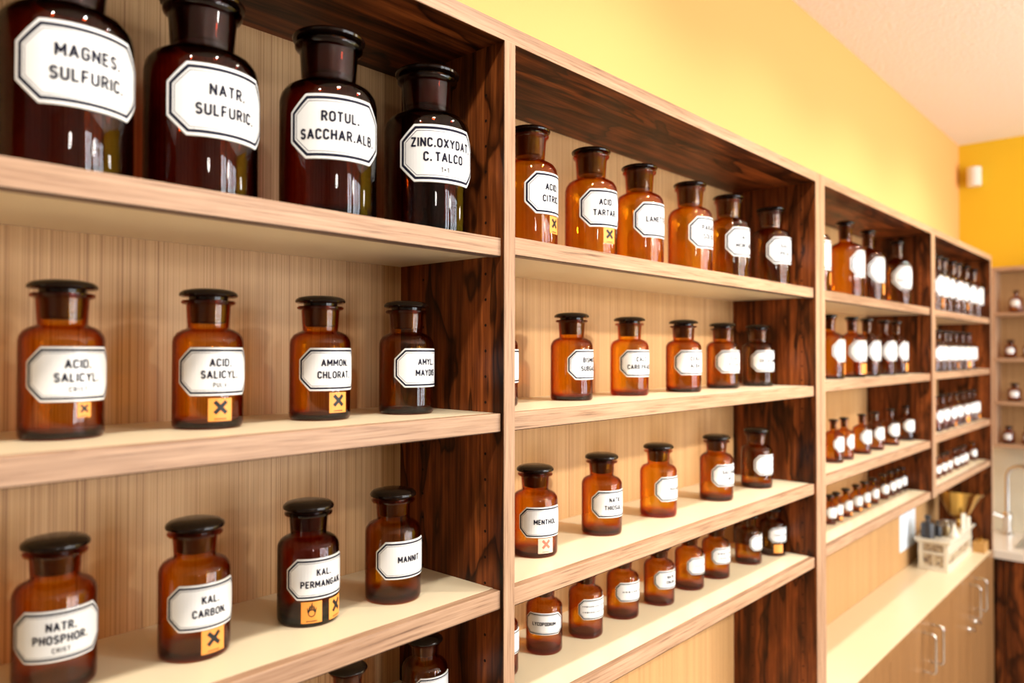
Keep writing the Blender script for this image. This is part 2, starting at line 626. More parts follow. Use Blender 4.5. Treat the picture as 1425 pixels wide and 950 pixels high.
# ------------------------------------------------------------------ far wall: worktop, base front, wall shelf, splashback
bm = bmesh.new()
addbox(bm, (D1 + .004, -1.5, CNT - .034), (XF - .0005, YW - .0005, CNT))
tag(obj('worktop', mesh(bm, 'far_worktop', [M['worktop']], bevel=.002)), 'pale stone worktop with the tap along the far wall', 'worktop')
t = thing('base_cabinet', 'dark rosewood base cabinet under the pale worktop at the far wall', 'cabinet')
box('carcass', (D1 + .035, -1.5, .08), (XF - .0005, YW - .001, CNT - .0345), M['rose_z'], t)
box('plinth', (D1 + .06, -1.5, 0), (XF - .01, YW - .01, .08), M['black'], t)
for y1, y0 in ((-.004, -.034), (-.036, -.5), (-.503, -.97), (-.973, -1.44)):
    box('filler_strip' if y1 > -.01 else 'door', (D1 + .016, y0, .085), (D1 + .0345, y1, CNT - .036), M['rose_z'], t, bevel=.0008)
sp = struct(box('trim_1', (XF - .006, -1.5, CNT + .0005), (XF - .0005, YW - .001, -.262 + Z0), M['splash']))

FX = 3.285
FS = (.325, .122, -.072, -.262)
t = thing('wall_shelf', 'light wood wall shelf on the far wall with a few sparse bottles', 'shelving')
bk = box('back_panel', (XF - .012, -1.2, FS[3] - .016 + Z0), (XF - .0005, .040, .5295 + Z0), M['ash'], t)
box('side_panel', (FX, .040, FS[3] - .016 + Z0), (XF - .0005, .058, .5295 + Z0), M['edge_z'], t)
box('side_panel', (FX, -1.218, FS[3] - .016 + Z0), (XF - .0005, -1.2, .5295 + Z0), M['edge_z'], t)
box('top_board', (FX, -1.2, .513 + Z0), (XF - .012, .040, .5295 + Z0), M['edge_y'], t)
for z in FS:
    s = box('shelf', (FX, -1.2, z - .016 + Z0), (XF - .012, .040, z + Z0), M['edge_y'], t)

# ------------------------------------------------------------------ apothecary bottles
# outer outline in units (radius r, height h); (radius factor, height factor)
SHAPE = {
    # wide mouth jar, slim gap between the flange and the disc stopper
    'M': dict(cyl=.615, sh=[(.97, .645), (.88, .678), (.74, .70), (.64, .708)], n0=(.585, .718), n1=(.625, .878),
              rim=(.765, .888, .912), cap=(.83, .936, .955, 1.0), plug=.50),
    'D': dict(cyl=.615, sh=[(.97, .645), (.88, .678), (.74, .70), (.64, .708)], n0=(.585, .718), n1=(.625, .876),
              rim=(.78, .876, .904), cap=(.83, .922, .947, 1.0), plug=.50),
    'L': dict(cyl=.615, sh=[(.97, .655), (.88, .690), (.74, .712), (.62, .722)], n0=(.555, .735), n1=(.60, .90),
              rim=(.70, .912, .94), cap=(.75, .952, .97, 1.0), plug=.47),
    'S': dict(cyl=.635, sh=[(.97, .665), (.88, .70), (.72, .725), (.60, .735)], n0=(.55, .745), n1=(.59, .895),
              rim=(.72, .905, .925), cap=(.80, .932, .95, 1.0), plug=.46),
    'N': dict(cyl=.60, sh=[(.96, .635), (.83, .672), (.62, .70), (.46, .715)], n0=(.345, .735), n1=(.36, .905),
              rim=(.46, .915, .935), cap=(.52, .948, .965, 1.0), plug=.27),
    'J': dict(cyl=.60, sh=[(.96, .635), (.83, .672), (.66, .70), (.55, .715)], n0=(.48, .73), n1=(.50, .87),
              rim=(.60, .88, .905), cap=(.72, .912, .93, 1.0), plug=.40),
}
_cache = {}


def body_mesh(typ, r, h, mat, seg):
    key = ('b', typ, round(r, 4), round(h, 4), mat.name, seg)
    if key in _cache:
        return _cache[key]
    s = SHAPE[typ]
    t = .0019 + .010 * r
    bt = .0035 + .06 * r
    o = [(0, .0012), (.55 * r, .0010), (.84 * r, 0), (.93 * r, .0002), (.985 * r, .0022), (r, .0055), (r, s['cyl'] * h)]
    o += [(a * r, b * h) for a, b in s['sh']]
    o += [(s['n0'][0] * r, s['n0'][1] * h), (s['n1'][0] * r, s['n1'][1] * h)]
    rr, z0, z1 = s['rim']
    o += [(rr * r * .97, z0 * h), (rr * r, (z0 * .6 + z1 * .4) * h), (rr * r, (z0 * .3 + z1 * .7) * h), (rr * r * .96, z1 * h)]
    i = [(s['n1'][0] * r - t, z1 * h), (s['n1'][0] * r - t, s['n1'][1] * h), (s['n0'][0] * r - t, s['n0'][1] * h)]
    for a, b in reversed(s['sh']):
        i.append((a * r - t * .9, b * h - t * .6))
    i += [(r - t, s['cyl'] * h - t * .3), (r - t, bt + .006), (r - t - .0025, bt + .0018), (r - t - .007, bt), (.4 * r, bt + .0012), (0, bt + .002)]
    bm = bmesh.new()
    addlathe(bm, o + i, seg)
    me = mesh(bm, 'glass_body', [mat], True)
    _cache[key] = me
    return me


def stopper_mesh(typ, r, h, seg):
    key = ('s', typ, round(r, 4), round(h, 4), seg)
    if key in _cache:
        return _cache[key]
    s = SHAPE[typ]
    rc, c0, c1, c2 = s['cap']
    t = .0019 + .010 * r
    rt = s['n1'][0] * r - t - .0003
    rb = s['n0'][0] * r - t - .0006
    zr = s['rim'][2] * h
    pr = [(0, (s['n0'][1] + .03) * h, 1), (rb * .9, (s['n0'][1] + .03) * h, 1), (rb, (s['n0'][1] + .04) * h, 1),
          (rt, zr - .0003, 1), (rt, zr + .0001, 0), (rt * 1.02, c0 * h, 0), (rc * r * .90, c0 * h + .0002, 0), (rc * r * .985, (c0 * .6 + c1 * .4) * h, 0),
          (rc * r, c1 * h, 0), (rc * r * .97, (c1 * .7 + c2 * .3) * h, 0), (rc * r * .86, (c1 * .35 + c2 * .65) * h, 0),
          (rc * r * .6, (c1 * .1 + c2 * .9) * h, 0), (rc * r * .3, c2 * h, 0), (0, c2 * h, 0)]
    bm = bmesh.new()
    addlathe(bm, pr, seg)
    me = mesh(bm, 'stopper', [M['stopper'], M['plug']], True)
    _cache[key] = me
    return me


def bend(bm, R, ang, zc):
    """wrap flat (s, depth, z) geometry round an upright cylinder; angle 0 faces the room"""
    for v in bm.verts:
        a = ang + v.co.x / R
        rr = R + v.co.y
        v.co = Vector((rr * math.sin(a), -rr * math.cos(a), zc + v.co.z))


def label_mesh(r, ang, hw, H, zc, thick=.0010, detail=True, cham=.27):
    a, b = hw * r, H / 2
    c = cham * H
    nch, nt_ = (4, 16) if detail else (2, 6)

    def upper(d, y):
        aa, bb, cc = a - d, b - d, c - .586 * d
        pts = [(-aa, bb - cc)]
        for k in range(1, nch + 1):
            f = k / nch
            pts.append((-aa + cc * f, bb - cc + cc * f))
        for k in range(1, nt_):
            pts.append((-aa + cc + 2 * (aa - cc) * k / nt_, bb))
        for k in range(nch + 1):
            f = k / nch
            pts.append((aa - cc + cc * f, bb - cc * f))
        return [(x, y, z) for x, z in pts]
    fr = thick
    lv = [(0, -.0003, 0), (.0002, fr * .7, 0), (.0009, fr, 0)]
    if detail:
        lv += [(.042 * H, fr, 1), (.088 * H, fr, 0), (.112 * H, fr, 2), (.124 * H, fr, 0)]
    else:
        lv += [(.045 * H, fr, 2), (.095 * H, fr, 0)]
    bm = bmesh.new()
    rings = []
    for d, y, m_ in lv:
        U = upper(d, y)
        rings.append(([bm.verts.new(p) for p in U], [bm.verts.new((p[0], p[1], -p[2])) for p in U], m_))
    for (U0, L0, m0), (U1, L1, _) in zip(rings, rings[1:]):
        fs = []
        for k in range(len(U0) - 1):
            fs.append(bm.faces.new((U0[k], U0[k + 1], U1[k + 1], U1[k])))
            fs.append(bm.faces.new((L0[k + 1], L0[k], L1[k], L1[k + 1])))
        fs.append(bm.faces.new((L0[0], U0[0], U1[0], L1[0])))
        fs.append(bm.faces.new((U0[-1], L0[-1], L1[-1], U1[-1])))
        for f in fs:
            f.material_index = m0
    U, L, _ = rings[-1]
    for k in range(len(U) - 1):
        bm.faces.new((U[k], U[k + 1], L[k + 1], L[k]))
    bend(bm, r, ang, zc)
    return mesh(bm, 'label', [M['white_enamel'], M['ink'], M['ink_soft']])


def script_bm(txt, cap, maxw, bold=.03, shear=0.0, space=1.16):
    """flat lettering: a bmesh in (s, 0, z) centred at the origin"""
    cu = bpy.data.curves.new('lettering', 'FONT')
    cu.body = txt
    cu.size = 1
    cu.offset = bold
    cu.shear = shear
    cu.space_character = space
    cu.resolution_u = 3
    o = bpy.data.objects.new('lettering_source', cu)
    col.objects.link(o)
    bpy.context.view_layer.update()
    dg = bpy.context.evaluated_depsgraph_get()
    me = bpy.data.meshes.new_from_object(o.evaluated_get(dg))
    bpy.data.objects.remove(o)
    bpy.data.curves.remove(cu)
    bm = bmesh.new()
    bm.from_mesh(me)
    bpy.data.meshes.remove(me)
    x0 = min(v.co.x for v in bm.verts)
    x1 = max(v.co.x for v in bm.verts)
    k = cap / .72
    sx = k * .78
    if (x1 - x0) * sx > maxw:
        sx = maxw / (x1 - x0)
    for v in bm.verts:
        v.co = Vector(((v.co.x - (x0 + x1) / 2) * sx, 0, (v.co.y - .36) * k))
    return bm




def arc(cx, cy, rx, ry, a0, a1, n=9):
    return [(cx + rx * math.cos(math.radians(a0 + (a1 - a0) * k / n)), cy + ry * math.sin(math.radians(a0 + (a1 - a0) * k / n))) for k in range(n + 1)]


def glyph(c):
    """centre lines of narrow upright block capitals, cap height 1: (width, polylines)"""
    w = .50
    r = w / 2
    if c == 'A':
        return .60, [[(0, 0), (.30, 1), (.60, 0)], [(.10, .30), (.50, .30)]]
    if c == 'B':
        return w, [[(0, .53), (0, 1)] + [(.25, 1)] + arc(.24, .765, .22, .235, 90, -90) + [(0, .53)], [(0, .53), (0, 0), (.25, 0)] + arc(.25, .265, .25, .265, -90, 90) + [(0, .53)]]
    if c == 'C':
        return w, [arc(r, 1 - r, r, r, 12, 180) + arc(r, r, r, r, 180, 348)]
    if c == 'D':
        return w, [[(0, 0), (0, 1), (.2, 1)] + arc(.2, .70, .3, .3, 90, 0) + arc(.2, .30, .3, .3, 0, -90) + [(0, 0)]]
    if c == 'E':
        return .42, [[(.42, 1), (0, 1), (0, 0), (.42, 0)], [(0, .52), (.36, .52)]]
    if c == 'F':
        return .42, [[(.42, 1), (0, 1), (0, 0)], [(0, .50), (.36, .50)]]
    if c == 'G':
        return w, [arc(r, 1 - r, r, r, 12, 180) + arc(r, r, r, r, 180, 360) + [(w, .46), (.29, .46)]]
    if c == 'H':
        return w, [[(0, 0), (0, 1)], [(w, 0), (w, 1)], [(0, .5), (w, .5)]]
    if c == 'I':
        return 0, [[(0, 0), (0, 1)]]
    if c == 'K':
        return .50, [[(0, 0), (0, 1)], [(.48, 1), (0, .40)], [(.17, .60), (.52, 0)]]
    if c == 'L':
        return .40, [[(0, 1), (0, 0), (.40, 0)]]
    if c == 'M':
        return .70, [[(0, 0), (0, 1), (.35, .30), (.70, 1), (.70, 0)]]
    if c == 'N':
        return .54, [[(0, 0), (0, 1), (.54, 0), (.54, 1)]]
    if c == 'O':
        return .54, [arc(.27, .73, .27, .27, 0, 180) + arc(.27, .27, .27, .27, 180, 360) + [(.54, .73)]]
    if c == 'P':
        return w, [[(0, 0), (0, 1), (.22, 1)] + arc(.22, .73, .27, .27, 90, -90) + [(0, .46)]]
    if c == 'R':
        return w, [[(0, 0), (0, 1), (.22, 1)] + arc(.22, .74, .26, .26, 90, -90) + [(0, .48)], [(.25, .48), (.50, 0)]]
    if c == 'S':
        return .46, [arc(.23, .755, .22, .245, 25, 270) + arc(.23, .255, .23, .255, 90, -155)]
    if c == 'T':
        return .50, [[(0, 1), (.50, 1)], [(.25, 1), (.25, 0)]]
    if c == 'U':
        return w, [[(0, 1)] + arc(r, r, r, r, 180, 360) + [(w, 1)]]
    if c == 'V':
        return .56, [[(0, 1), (.28, 0), (.56, 1)]]
    if c == 'X':
        return .52, [[(0, 0), (.52, 1)], [(0, 1), (.52, 0)]]
    if c == 'Y':
        return .54, [[(0, 1), (.27, .48), (.54, 1)], [(.27, .48), (.27, 0)]]
    if c == 'Z':
        return .50, [[(0, 1), (.50, 1), (0, 0), (.50, 0)]]
    if c == '.':
        return .02, [[(.01, -.05), (.01, .09)]]
    if c == '+':
        return .40, [[(0, .5), (.40, .5)], [(.20, .3), (.20, .7)]]
    if c == '1':
        return .18, [[(0, .80), (.18, 1), (.18, 0)]]
    return .22, []


def text_bm(txt, cap, maxw, t=.235, gap=.36):
    """flat block lettering: a bmesh in (s, 0, z) centred at the origin; t = stroke width, cap height 1"""
    x = 0.0
    lines = []
    for c in txt:
        w, pl = glyph(c)
        for p in pl:
            lines.append([(x + q[0], q[1]) for q in p])
        x += w + (gap if c != ' ' else 0.05)
    tot = x - gap
    k = cap / (1 + t)
    sx = k
    if (tot + t) * sx > maxw:
        sx = maxw / (tot + t)
    bm = bmesh.new()
    for p in lines:
        for (x0, z0), (x1, z1) in zip(p, p[1:]):
            d = Vector((x1 - x0, z1 - z0))
            n = max(1, int(d.length / .28))
            d.normalize()
            q = Vector((-d.y, d.x)) * t / 2
            e = d * t * .25
            for j in range(n):
                a = Vector((x0 + (x1 - x0) * j / n, z0 + (z1 - z0) * j / n)) - (e if j == 0 else Vector((0, 0)))
                b = Vector((x0 + (x1 - x0) * (j + 1) / n, z0 + (z1 - z0) * (j + 1) / n)) + (e if j == n - 1 else Vector((0, 0)))
                bm.faces.new([bm.verts.new(((v.x - tot / 2) * sx, 0, (v.y - .5) * k)) for v in (a - q, b - q, b + q, a + q)])
    return bm


def dash_bm(n, cap, w):
    """an illegible run of small print: n short strokes"""
    bm = bmesh.new()
    p = w / n
    for k in range(n):
        x = -w / 2 + p * k
        hgt = cap * (.75 + .25 * ((k * 7) % 3 - 1))
        v = [bm.verts.new(q) for q in ((x, 0, -hgt / 2), (x + p * .62, 0, -hgt / 2), (x + p * .62, 0, hgt / 2), (x, 0, hgt / 2))]
        bm.faces.new(v)
    return bm


def join_bm(dst, src, dz):
    mp = {}
    for v in src.verts:
        mp[v] = dst.verts.new(v.co + Vector((0, 0, dz)))
    for f in src.faces:
        try:
            dst.faces.new([mp[v] for v in f.verts])
        except ValueError:
            pass
    src.free()


def sticker(parent, kind, r, a, z0, z1, wdeg):
    w = math.radians(wdeg) * r
    zc = (z0 + z1) / 2
    hh = (z1 - z0) / 2
    bm = bmesh.new()
    n = 8
    cols = []
    for k in range(n + 1):
        x = -w / 2 + w * k / n
        cols.append([bm.verts.new((x, y, z)) for y, z in ((-.0002, -hh), (.0003, -hh), (.0003, hh), (-.0002, hh))])
    for A, B in zip(cols, cols[1:]):
        for k in range(3):
            bm.faces.new((A[k], B[k], B[k + 1], A[k + 1]))
    bend(bm, r + .0001, a, zc)
    m = M['pink'] if kind == 'pink' else M['orange']
    st = obj('hazard_sticker', mesh(bm, 'hazard_sticker', [m]), parent)
    st['label'] = {'pink': 'faded pink square sticker with red cross', 'dot': 'plain orange sticker', 'flame': 'orange sticker with black flame over circle',
                   'x': 'orange sticker with black cross'}[kind]
    if kind == 'dot':
        return
    bm = bmesh.new()
    L = min(w, 2 * hh)
    up = .10 * L

    def quad(pts):
        bm.faces.new([bm.verts.new((x, 0, z + up)) for x, z in pts])
    if kind in ('x', 'pink'):
        for s in (1, -1):
            d = Vector((1, 1 * s)).normalized()
            q = Vector((-d.y, d.x))
            nseg = 6
            for k in range(nseg):
                p0 = d * (-.36 * L + .72 * L * k / nseg)
                p1 = d * (-.36 * L + .72 * L * (k + 1) / nseg)
                ww = q * .085 * L
                quad([(p0 - ww)[:], (p1 - ww)[:], (p1 + ww)[:], (p0 + ww)[:]])
    else:
        n = 20
        for k in range(n):
            a0, a1 = 2 * PI * k / n, 2 * PI * (k + 1) / n
            f = lambda an, rr: (rr * math.cos(an), -.13 * L + rr * math.sin(an))
            quad([f(a0, .135 * L), f(a0, .18 * L), f(a1, .18 * L), f(a1, .135 * L)])
        for x0, zb_, hgt, lean in ((-.17, -.10, .16, -.05), (-.10, .0, .28, .03), (0, .05, .42, .015), (.10, .0, .27, -.02), (.17, -.10, .15, .05)):
            quad([((x0 - .03) * L, zb_ * L), ((x0 + .03) * L, zb_ * L), ((x0 + .045) * L, (zb_ * .6 + hgt * .4) * L), ((x0 + lean) * L, hgt * L), ((x0 - .04) * L, (zb_ * .6 + hgt * .4) * L)])
    # line of tiny print along the lower edge
    for k in range(7):
        x = (-.26 + .075 * k) * L
        quad([(x, -hh * .86 - up), (x + .05 * L, -hh * .86 - up), (x + .05 * L, -hh * .75 - up), (x, -hh * .75 - up)])
    bend(bm, r + .0006, a, zc)
    obj('hazard_symbol', mesh(bm, 'hazard_symbol', [M['red_ink'] if kind == 'pink' else M['black_ink']]), st)


# label band of each jar type: (half angle in degrees, lower height factor, upper height factor)
BAND = {'M': (70, .235, .575), 'D': (70, .225, .56), 'L': (60, .275, .605), 'S': (66, .29, .60), 'N': (60, .26, .60), 'J': (70, .22, .58)}
NAME = {'M': 'apothecary_jar', 'D': 'apothecary_jar', 'L': 'apothecary_jar', 'S': 'apothecary_jar', 'N': 'reagent_bottle', 'J': 'small_bottle'}


def bottle(x, y, z, r, h, typ, ang, label, group, lines=None, stickers=(), glass='glass', seg=40, detail=True, hw=None):
    t = thing(NAME[typ], label, 'bottle', (x, y, z), group)
    obj('glass_body', body_mesh(typ, r, h, M[glass], seg), t)['label'] = 'brown glass body'
    obj('stopper', stopper_mesh(typ, r, h, seg), t)['label'] = 'black glass disc stopper'
    hwd, l0, l1 = BAND[typ]
    hwr = math.radians(hw or hwd)
    H = (l1 - l0) * h
    zc = (l0 + l1) / 2 * h
    a = math.radians(ang)
    if detail:
        lm = label_mesh(r, a, hwr, H, zc)
    else:
        key = ('l', typ, round(r, 4), round(h, 4), round(ang, 1))
        if key not in _cache:
            _cache[key] = label_mesh(r, a, hwr, H, zc, .0008, False, .30)
        lm = _cache[key]
    lb = obj('label', lm, t)
    lb['label'] = 'white enamel label with dark border'
    if lines:
        bm = bmesh.new()
        R = r + .00135
        n = len(lines)
        pos = {1: (.02,), 2: (.155, -.125), 3: (.185, -.06, -.275)}[n]
        cap = .160 * H if typ != 'L' else .155 * H
        for k, ln in enumerate(lines):
            if isinstance(ln, tuple):
                join_bm(bm, dash_bm(ln[0], cap * ln[2], ln[1] * 2 * hwr * R), pos[k] * H)
                continue
            small = (n == 3 and k == 2)
            if ln.startswith('~'):
                src = script_bm(ln[1:], cap, 2 * hwr * R * .78, .01, .35)
            elif small:
                src = text_bm(ln, cap * .62, 2 * hwr * R * .36, .17, .40)
            else:
                src = text_bm(ln, cap * 1.08, 2 * hwr * R * .76)
            join_bm(bm, src, pos[k] * H)
        bend(bm, R, a, zc)
        soft = any(isinstance(q, tuple) for q in lines)
        obj('lettering', mesh(bm, 'lettering', [M['ink_soft'] if soft else M['ink']]), lb)
    for kind, sa, z0, z1, wd in stickers:
        sticker(t, kind, r, math.radians(sa), z0, z1, wd)
    return t



OLD = 'amber glass jar with black stopper, label reading '
G = {(1, 1): 'large jars on the top shelf of the first bay', (1, 2): 'jars on the second shelf of the first bay', (1, 3): 'jars on the third shelf of the first bay',
     (1, 4): 'small jars on the fourth shelf of the first bay', (2, 1): 'jars on the top shelf of the second bay', (2, 2): 'jars on the second shelf of the second bay',
     (2, 3): 'jars on the third shelf of the second bay', (2, 4): 'small jars on the fourth shelf of the second bay'}


def near(bay, row, x, y, r, h, typ, ang, label, lines=None, st=(), glass='glass', seg=48, hw=None):
    bottle(x, y, SH[bay][row - 1] + Z0 + .0002, r, h, typ, ang, label, G[(bay, row)], lines, st, glass, seg, True, hw)


# first bay, top shelf: four large dark jars
near(1, 1, -.4529, .095, .0525, .206, 'L', 2, 'large dark brown glass jar labelled MAGNES. SULFURIC. at the left picture edge', ['MAGNES.', 'SULFURIC.'], glass='glass_dark', seg=64)
near(1, 1, -.3332, .095, .0525, .206, 'L', 0, 'large dark brown glass jar labelled NATR. SULFURIC. beside the MAGNES. jar', ['NATR.', 'SULFURIC.'], glass='glass_dark', seg=64)
near(1, 1, -.2050, .070, .0515, .2025, 'L', -20, 'large dark brown glass jar labelled ROTUL. SACCHAR. ALB. on the top shelf', ['ROTUL.', 'SACCHAR.ALB.'], glass='glass_dark', seg=64)
near(1, 1, -.0640, .070, .0520, .2035, 'L', -18, 'large dark brown glass jar labelled ZINC. OXYDAT. C. TALCO by the dark divider', ['ZINC.OXYDAT.', 'C. TALCO', '1+1'], glass='glass_dark', seg=64)
# first bay, second shelf
near(1, 2, -.4491, .1109, .0333, .1372, 'M', 4, OLD + 'ACID. SALICYL. CRIST with tiny hazard sticker', ['ACID.', 'SALICYL.', 'CRIST'], [('x', 12.8, .0185, .0315, 20.3)], seg=64)
near(1, 2, -.3204, .1052, .0333, .1372, 'M', -6, OLD + 'ACID. SALICYL. PULV. with hazard cross', ['ACID.', 'SALICYL.', 'PULV.'], [('x', -5.9, .0079, .030, 39.3)], seg=64)
near(1, 2, -.1925, .1029, .0333, .1372, 'M', -4, OLD + 'AMMON. CHLORAT. with hazard cross', ['AMMON.', 'CHLORAT.'], [('x', 2.2, .0085, .0305, 37.8)], seg=64)
near(1, 2, -.0750, .0948, .0333, .1372, 'M', 5, OLD + 'AMYL. MAYDIS beside the dark divider', ['AMYL.', 'MAYDIS'], seg=64)
# first bay, third shelf
near(1, 3, -.4500, .1201, .0328, .1288, 'D', -8.2, OLD + 'NATR. PHOSPHOR. CRIST at bottom left', ['NATR.', 'PHOSPHOR.', 'CRIST'], seg=64)
near(1, 3, -.3354, .0988, .0328, .1288, 'D', 0, OLD + 'KAL. CARBON. with hazard cross', ['KAL.', 'CARBON.'], [('x', 6.1, .0063, .0285, 41.2)], seg=64)
near(1, 3, -.2105, .0966, .0328, .1288, 'D', -3.5, OLD + 'KAL. PERMANGAN. with two hazard stickers', ['KAL.', 'PERMANGAN.'], [('flame', -26, .0047, .0270, 38.1), ('x', 28, .0040, .0262, 40)], 'glass_dark', seg=64)
near(1, 3, -.1030, .0844, .0328, .1288, 'D', -4.4, OLD + 'MANNIT near the dark divider', ['MANNIT'], seg=64)
# first bay, fourth shelf: only the tops show
near(1, 4, -.1669, .085, .0279, .105, 'S', -4, 'small amber jar below the shelf lip, only its black stopper in view', None)
near(1, 4, -.0522, .085, .0279, .105, 'S', -4, 'small amber jar under the KAL. and MANNIT shelf, cut off by the lower picture edge', None)
# second bay, top shelf
U = .0418, .181, 'L'
near(2, 1, .1505, .092, *U, 2, OLD + 'ACID. CITR. on the second bay top shelf', ['ACID.', 'CITRIC.'], [('x', 11, .024, .0485, 31)], 'glass_bright')
near(2, 1, .3024, .092, *U, -19, OLD + 'ACID. TARTAR. on the second bay top shelf', ['ACID.', 'TARTAR.'], [('x', -10, .025, .0495, 33)], 'glass_bright')
near(2, 1, .4440, .092, *U, -11, OLD + 'LANETTE on the second bay top shelf', ['LANETTE'], glass='glass_bright')
near(2, 1, .6213, .092, *U, -5, OLD + 'PARAF. SOLID. on the second bay top shelf', ['PARAF.', 'SOLID.'], glass='glass_bright')
near(2, 1, .7811, .092, *U, -12, OLD + 'ACI. MONTAN. on the second bay top shelf', ['ACI.', 'MONTAN.'], glass='glass_bright')
near(2, 1, .9650, .080, *U, -20, OLD + 'SULF. PRAE. against the dark end panel', ['SULF.', 'PRAE.'])
# second bay, second shelf
near(2, 2, .0923, .105, .0333, .1372, 'M', 0, 'amber jar mostly hidden behind the light divider edge on the second shelf', None)
near(2, 2, .2683, .1047, .0333, .1372, 'M', 6, OLD + 'BISMUT. SUBGALL.', ['BISMUT.', 'SUBGALL.'])
near(2, 2, .4430, .1120, .0333, .1372, 'M', -16, OLD + 'CALC. CARB. PRAEC.', ['CALC.', 'CARB.PRAEC.'], glass='glass_bright')
near(2, 2, .6100, .1001, .0333, .1372, 'M', -20, OLD + 'CERA ALBA', ['CERA', 'ALBA'])
near(2, 2, .7902, .1098, .0333, .1372, 'M', -18, OLD + 'CERA FLAVA', ['CERA', 'FLAVA'])
near(2, 2, .9437, .1013, .0333, .1372, 'M', -22, OLD + 'CETACEUM against the dark end panel', ['CETACEUM'])
# second bay, third shelf
near(2, 3, .1649, .0916, .0328, .1288, 'D', -22, OLD + 'MENTHOL with faded pink sticker', ['MENTHOL'], [('pink', -21, .0068, .0280, 42)])
near(2, 3, .3345, .0941, .0328, .1288, 'D', -14, OLD + 'NATR. THIOSULF.', ['NATR.', 'THIOSULF.'])
near(2, 3, .5112, .0954, .0328, .1288, 'D', 0, OLD + 'Natrium in slanted script', ['~Natrium'], glass='glass_bright')
near(2, 3, .7172, .0872, .0328, .1288, 'D', -10, OLD + 'SACCHAR. LACT.', ['SACCHAR.', 'LACT.'])
near(2, 3, .9026, .0867, .0328, .1288, 'D', -6, 'amber glass jar with illegible label against the dark end panel, third shelf', [(5, .42, .7), (6, .5, .7)])
# second bay, fourth shelf
S4 = .0279, .105, 'S'
near(2, 4, .1130, .115, *S4, 0, 'small amber jar mostly hidden behind the light divider edge on the fourth shelf', None)
near(2, 4, .2192, .1196, *S4, -50, 'small ' + OLD + 'LYCOPODIUM turned towards the camera', ['LYCOPODIUM'])
near(2, 4, .3140, .1113, *S4, -12, 'small amber jar with two lines of tiny print, right of LYCOPODIUM', [(16, .78, .42), (15, .76, .42)])
near(2, 4, .4260, .1151, *S4, -16, 'small amber jar with one faint line of script, left of NATR. CHLOR.', [(8, .6, .55)])
near(2, 4, .5286, .1047, *S4, -11, 'small ' + OLD + 'NATR. CHLOR.', ['NATR.', 'CHLOR.'])
near(2, 4, .6437, .1072, *S4, -4, 'small amber jar with one faint line of script, right of NATR. CHLOR.', [(7, .5, .55)])
near(2, 4, .7438, .1030, *S4, -14, 'small amber jar with two blurred lines, third from the dark end panel', [(7, .6, .8), (6, .45, .7)])
near(2, 4, .8854, .0985, *S4, 6, 'small amber jar with label turned away, second from the dark end panel', [(5, .4, .7), (6, .5, .6)])
near(2, 4, .9880, .0877, *S4, -19, 'small amber jar with plain orange sticker beside the dark end panel', [(8, .6, .9)], [('dot', -40, .0080, .0265, 44)])

# third and fourth bays: rows of small labelled bottles further away
ORD = ['first', 'second', 'third', 'fourth', 'fifth', 'sixth', 'seventh', 'eighth', 'ninth', 'tenth']
SHN = ['top', 'second', 'third', 'fourth']
KIND = {'N': 'narrow-necked brown bottle', 'J': 'tiny brown bottle'}
BAYN = {3: 'third', 4: 'fourth'}


def far_row(bay, row, typ, y, items, glass='glass'):
    """items: (x, r, h, label angle, lines, stickers)"""
    for k, (x, r, h, a, ln, st) in enumerate(items):
        lab = '%s with white label, %s from left, %s shelf of %s bay' % (KIND[typ], ORD[k], SHN[row - 1], BAYN[bay])
        bottle(x, y, SH[bay][row - 1] + Z0 + .0002, r, h, typ, a, lab, 'bottles on the %s shelf of the %s bay' % (SHN[row - 1], BAYN[bay]),
               ln, st, glass, 28, False)


far_row(3, 1, 'N', .075, [(1.1876, .046, .212, 0, None, [('dot', 12, .020, .050, 26)]), (1.4362, .048, .212, 2, None, ()),
                          (1.6265, .043, .212, -14, None, [('dot', 2, .022, .052, 24)]), (1.9198, .040, .212, -38, [(4, .4, .5), (7, .62, .6)], ())])
far_row(3, 2, 'N', .07, [(1.3015, .036, .166, -2, None, [('dot', 8, .012, .040, 20)]), (1.4712, .036, .166, -26, None, [('dot', -16, .010, .038, 40)]),
                         (1.5960, .036, .166, -10, None, ()), (1.7555, .034, .166, -24, [(6, .6, .3)], ()), (1.8797, .034, .166, -10, None, [('dot', -10, .0105, .034, 26)])])
far_row(3, 3, 'N', .07, [(x, .0245, .111, a, None, ()) for x, a in ((1.3257, -10), (1.4033, 3), (1.5491, -22), (1.6651, -20), (1.8165, -30), (1.9830, -34))])
far_row(3, 4, 'J', .085, [(x, .0165, .076, a, None, st) for x, a, st in (
    (1.3366, -34, ()), (1.3867, -12, [('dot', -20, .004, .013, 40)]), (1.46, -22, [('dot', -4, .004, .013, 36)]), (1.5435, -36, [('dot', -18, .004, .012, 40)]),
    (1.6127, -20, [('dot', -10, .004, .013, 50)]), (1.6922, -22, ()), (1.7885, -30, ()), (1.8600, -14, ()), (1.9230, -40, ()), (1.9850, -26, ()))])
far_row(4, 1, 'N', .055, [(x, .036, .205, a, None, st) for x, a, st in (
    (2.2518, -6, [('dot', 6, .012, .045, 40)]), (2.3311, -12, ()), (2.4173, -4, ()), (2.5504, -16, ()), (2.6391, -6, [('dot', 0, .020, .048, 30)]), (2.7749, -12, ()), (2.9190, -16, ()))])
far_row(4, 2, 'N', .05, [(x, .033, .146, a, None, st) for x, a, st in (
    (2.2303, -4, ()), (2.3049, -10, ()), (2.3945, -2, ()), (2.4665, -12, [('dot', 4, .008, .03, 36)]), (2.562, -8, ()), (2.6699, -12, [('dot', -8, .008, .032, 60)]), (2.7814, -18, ()))])
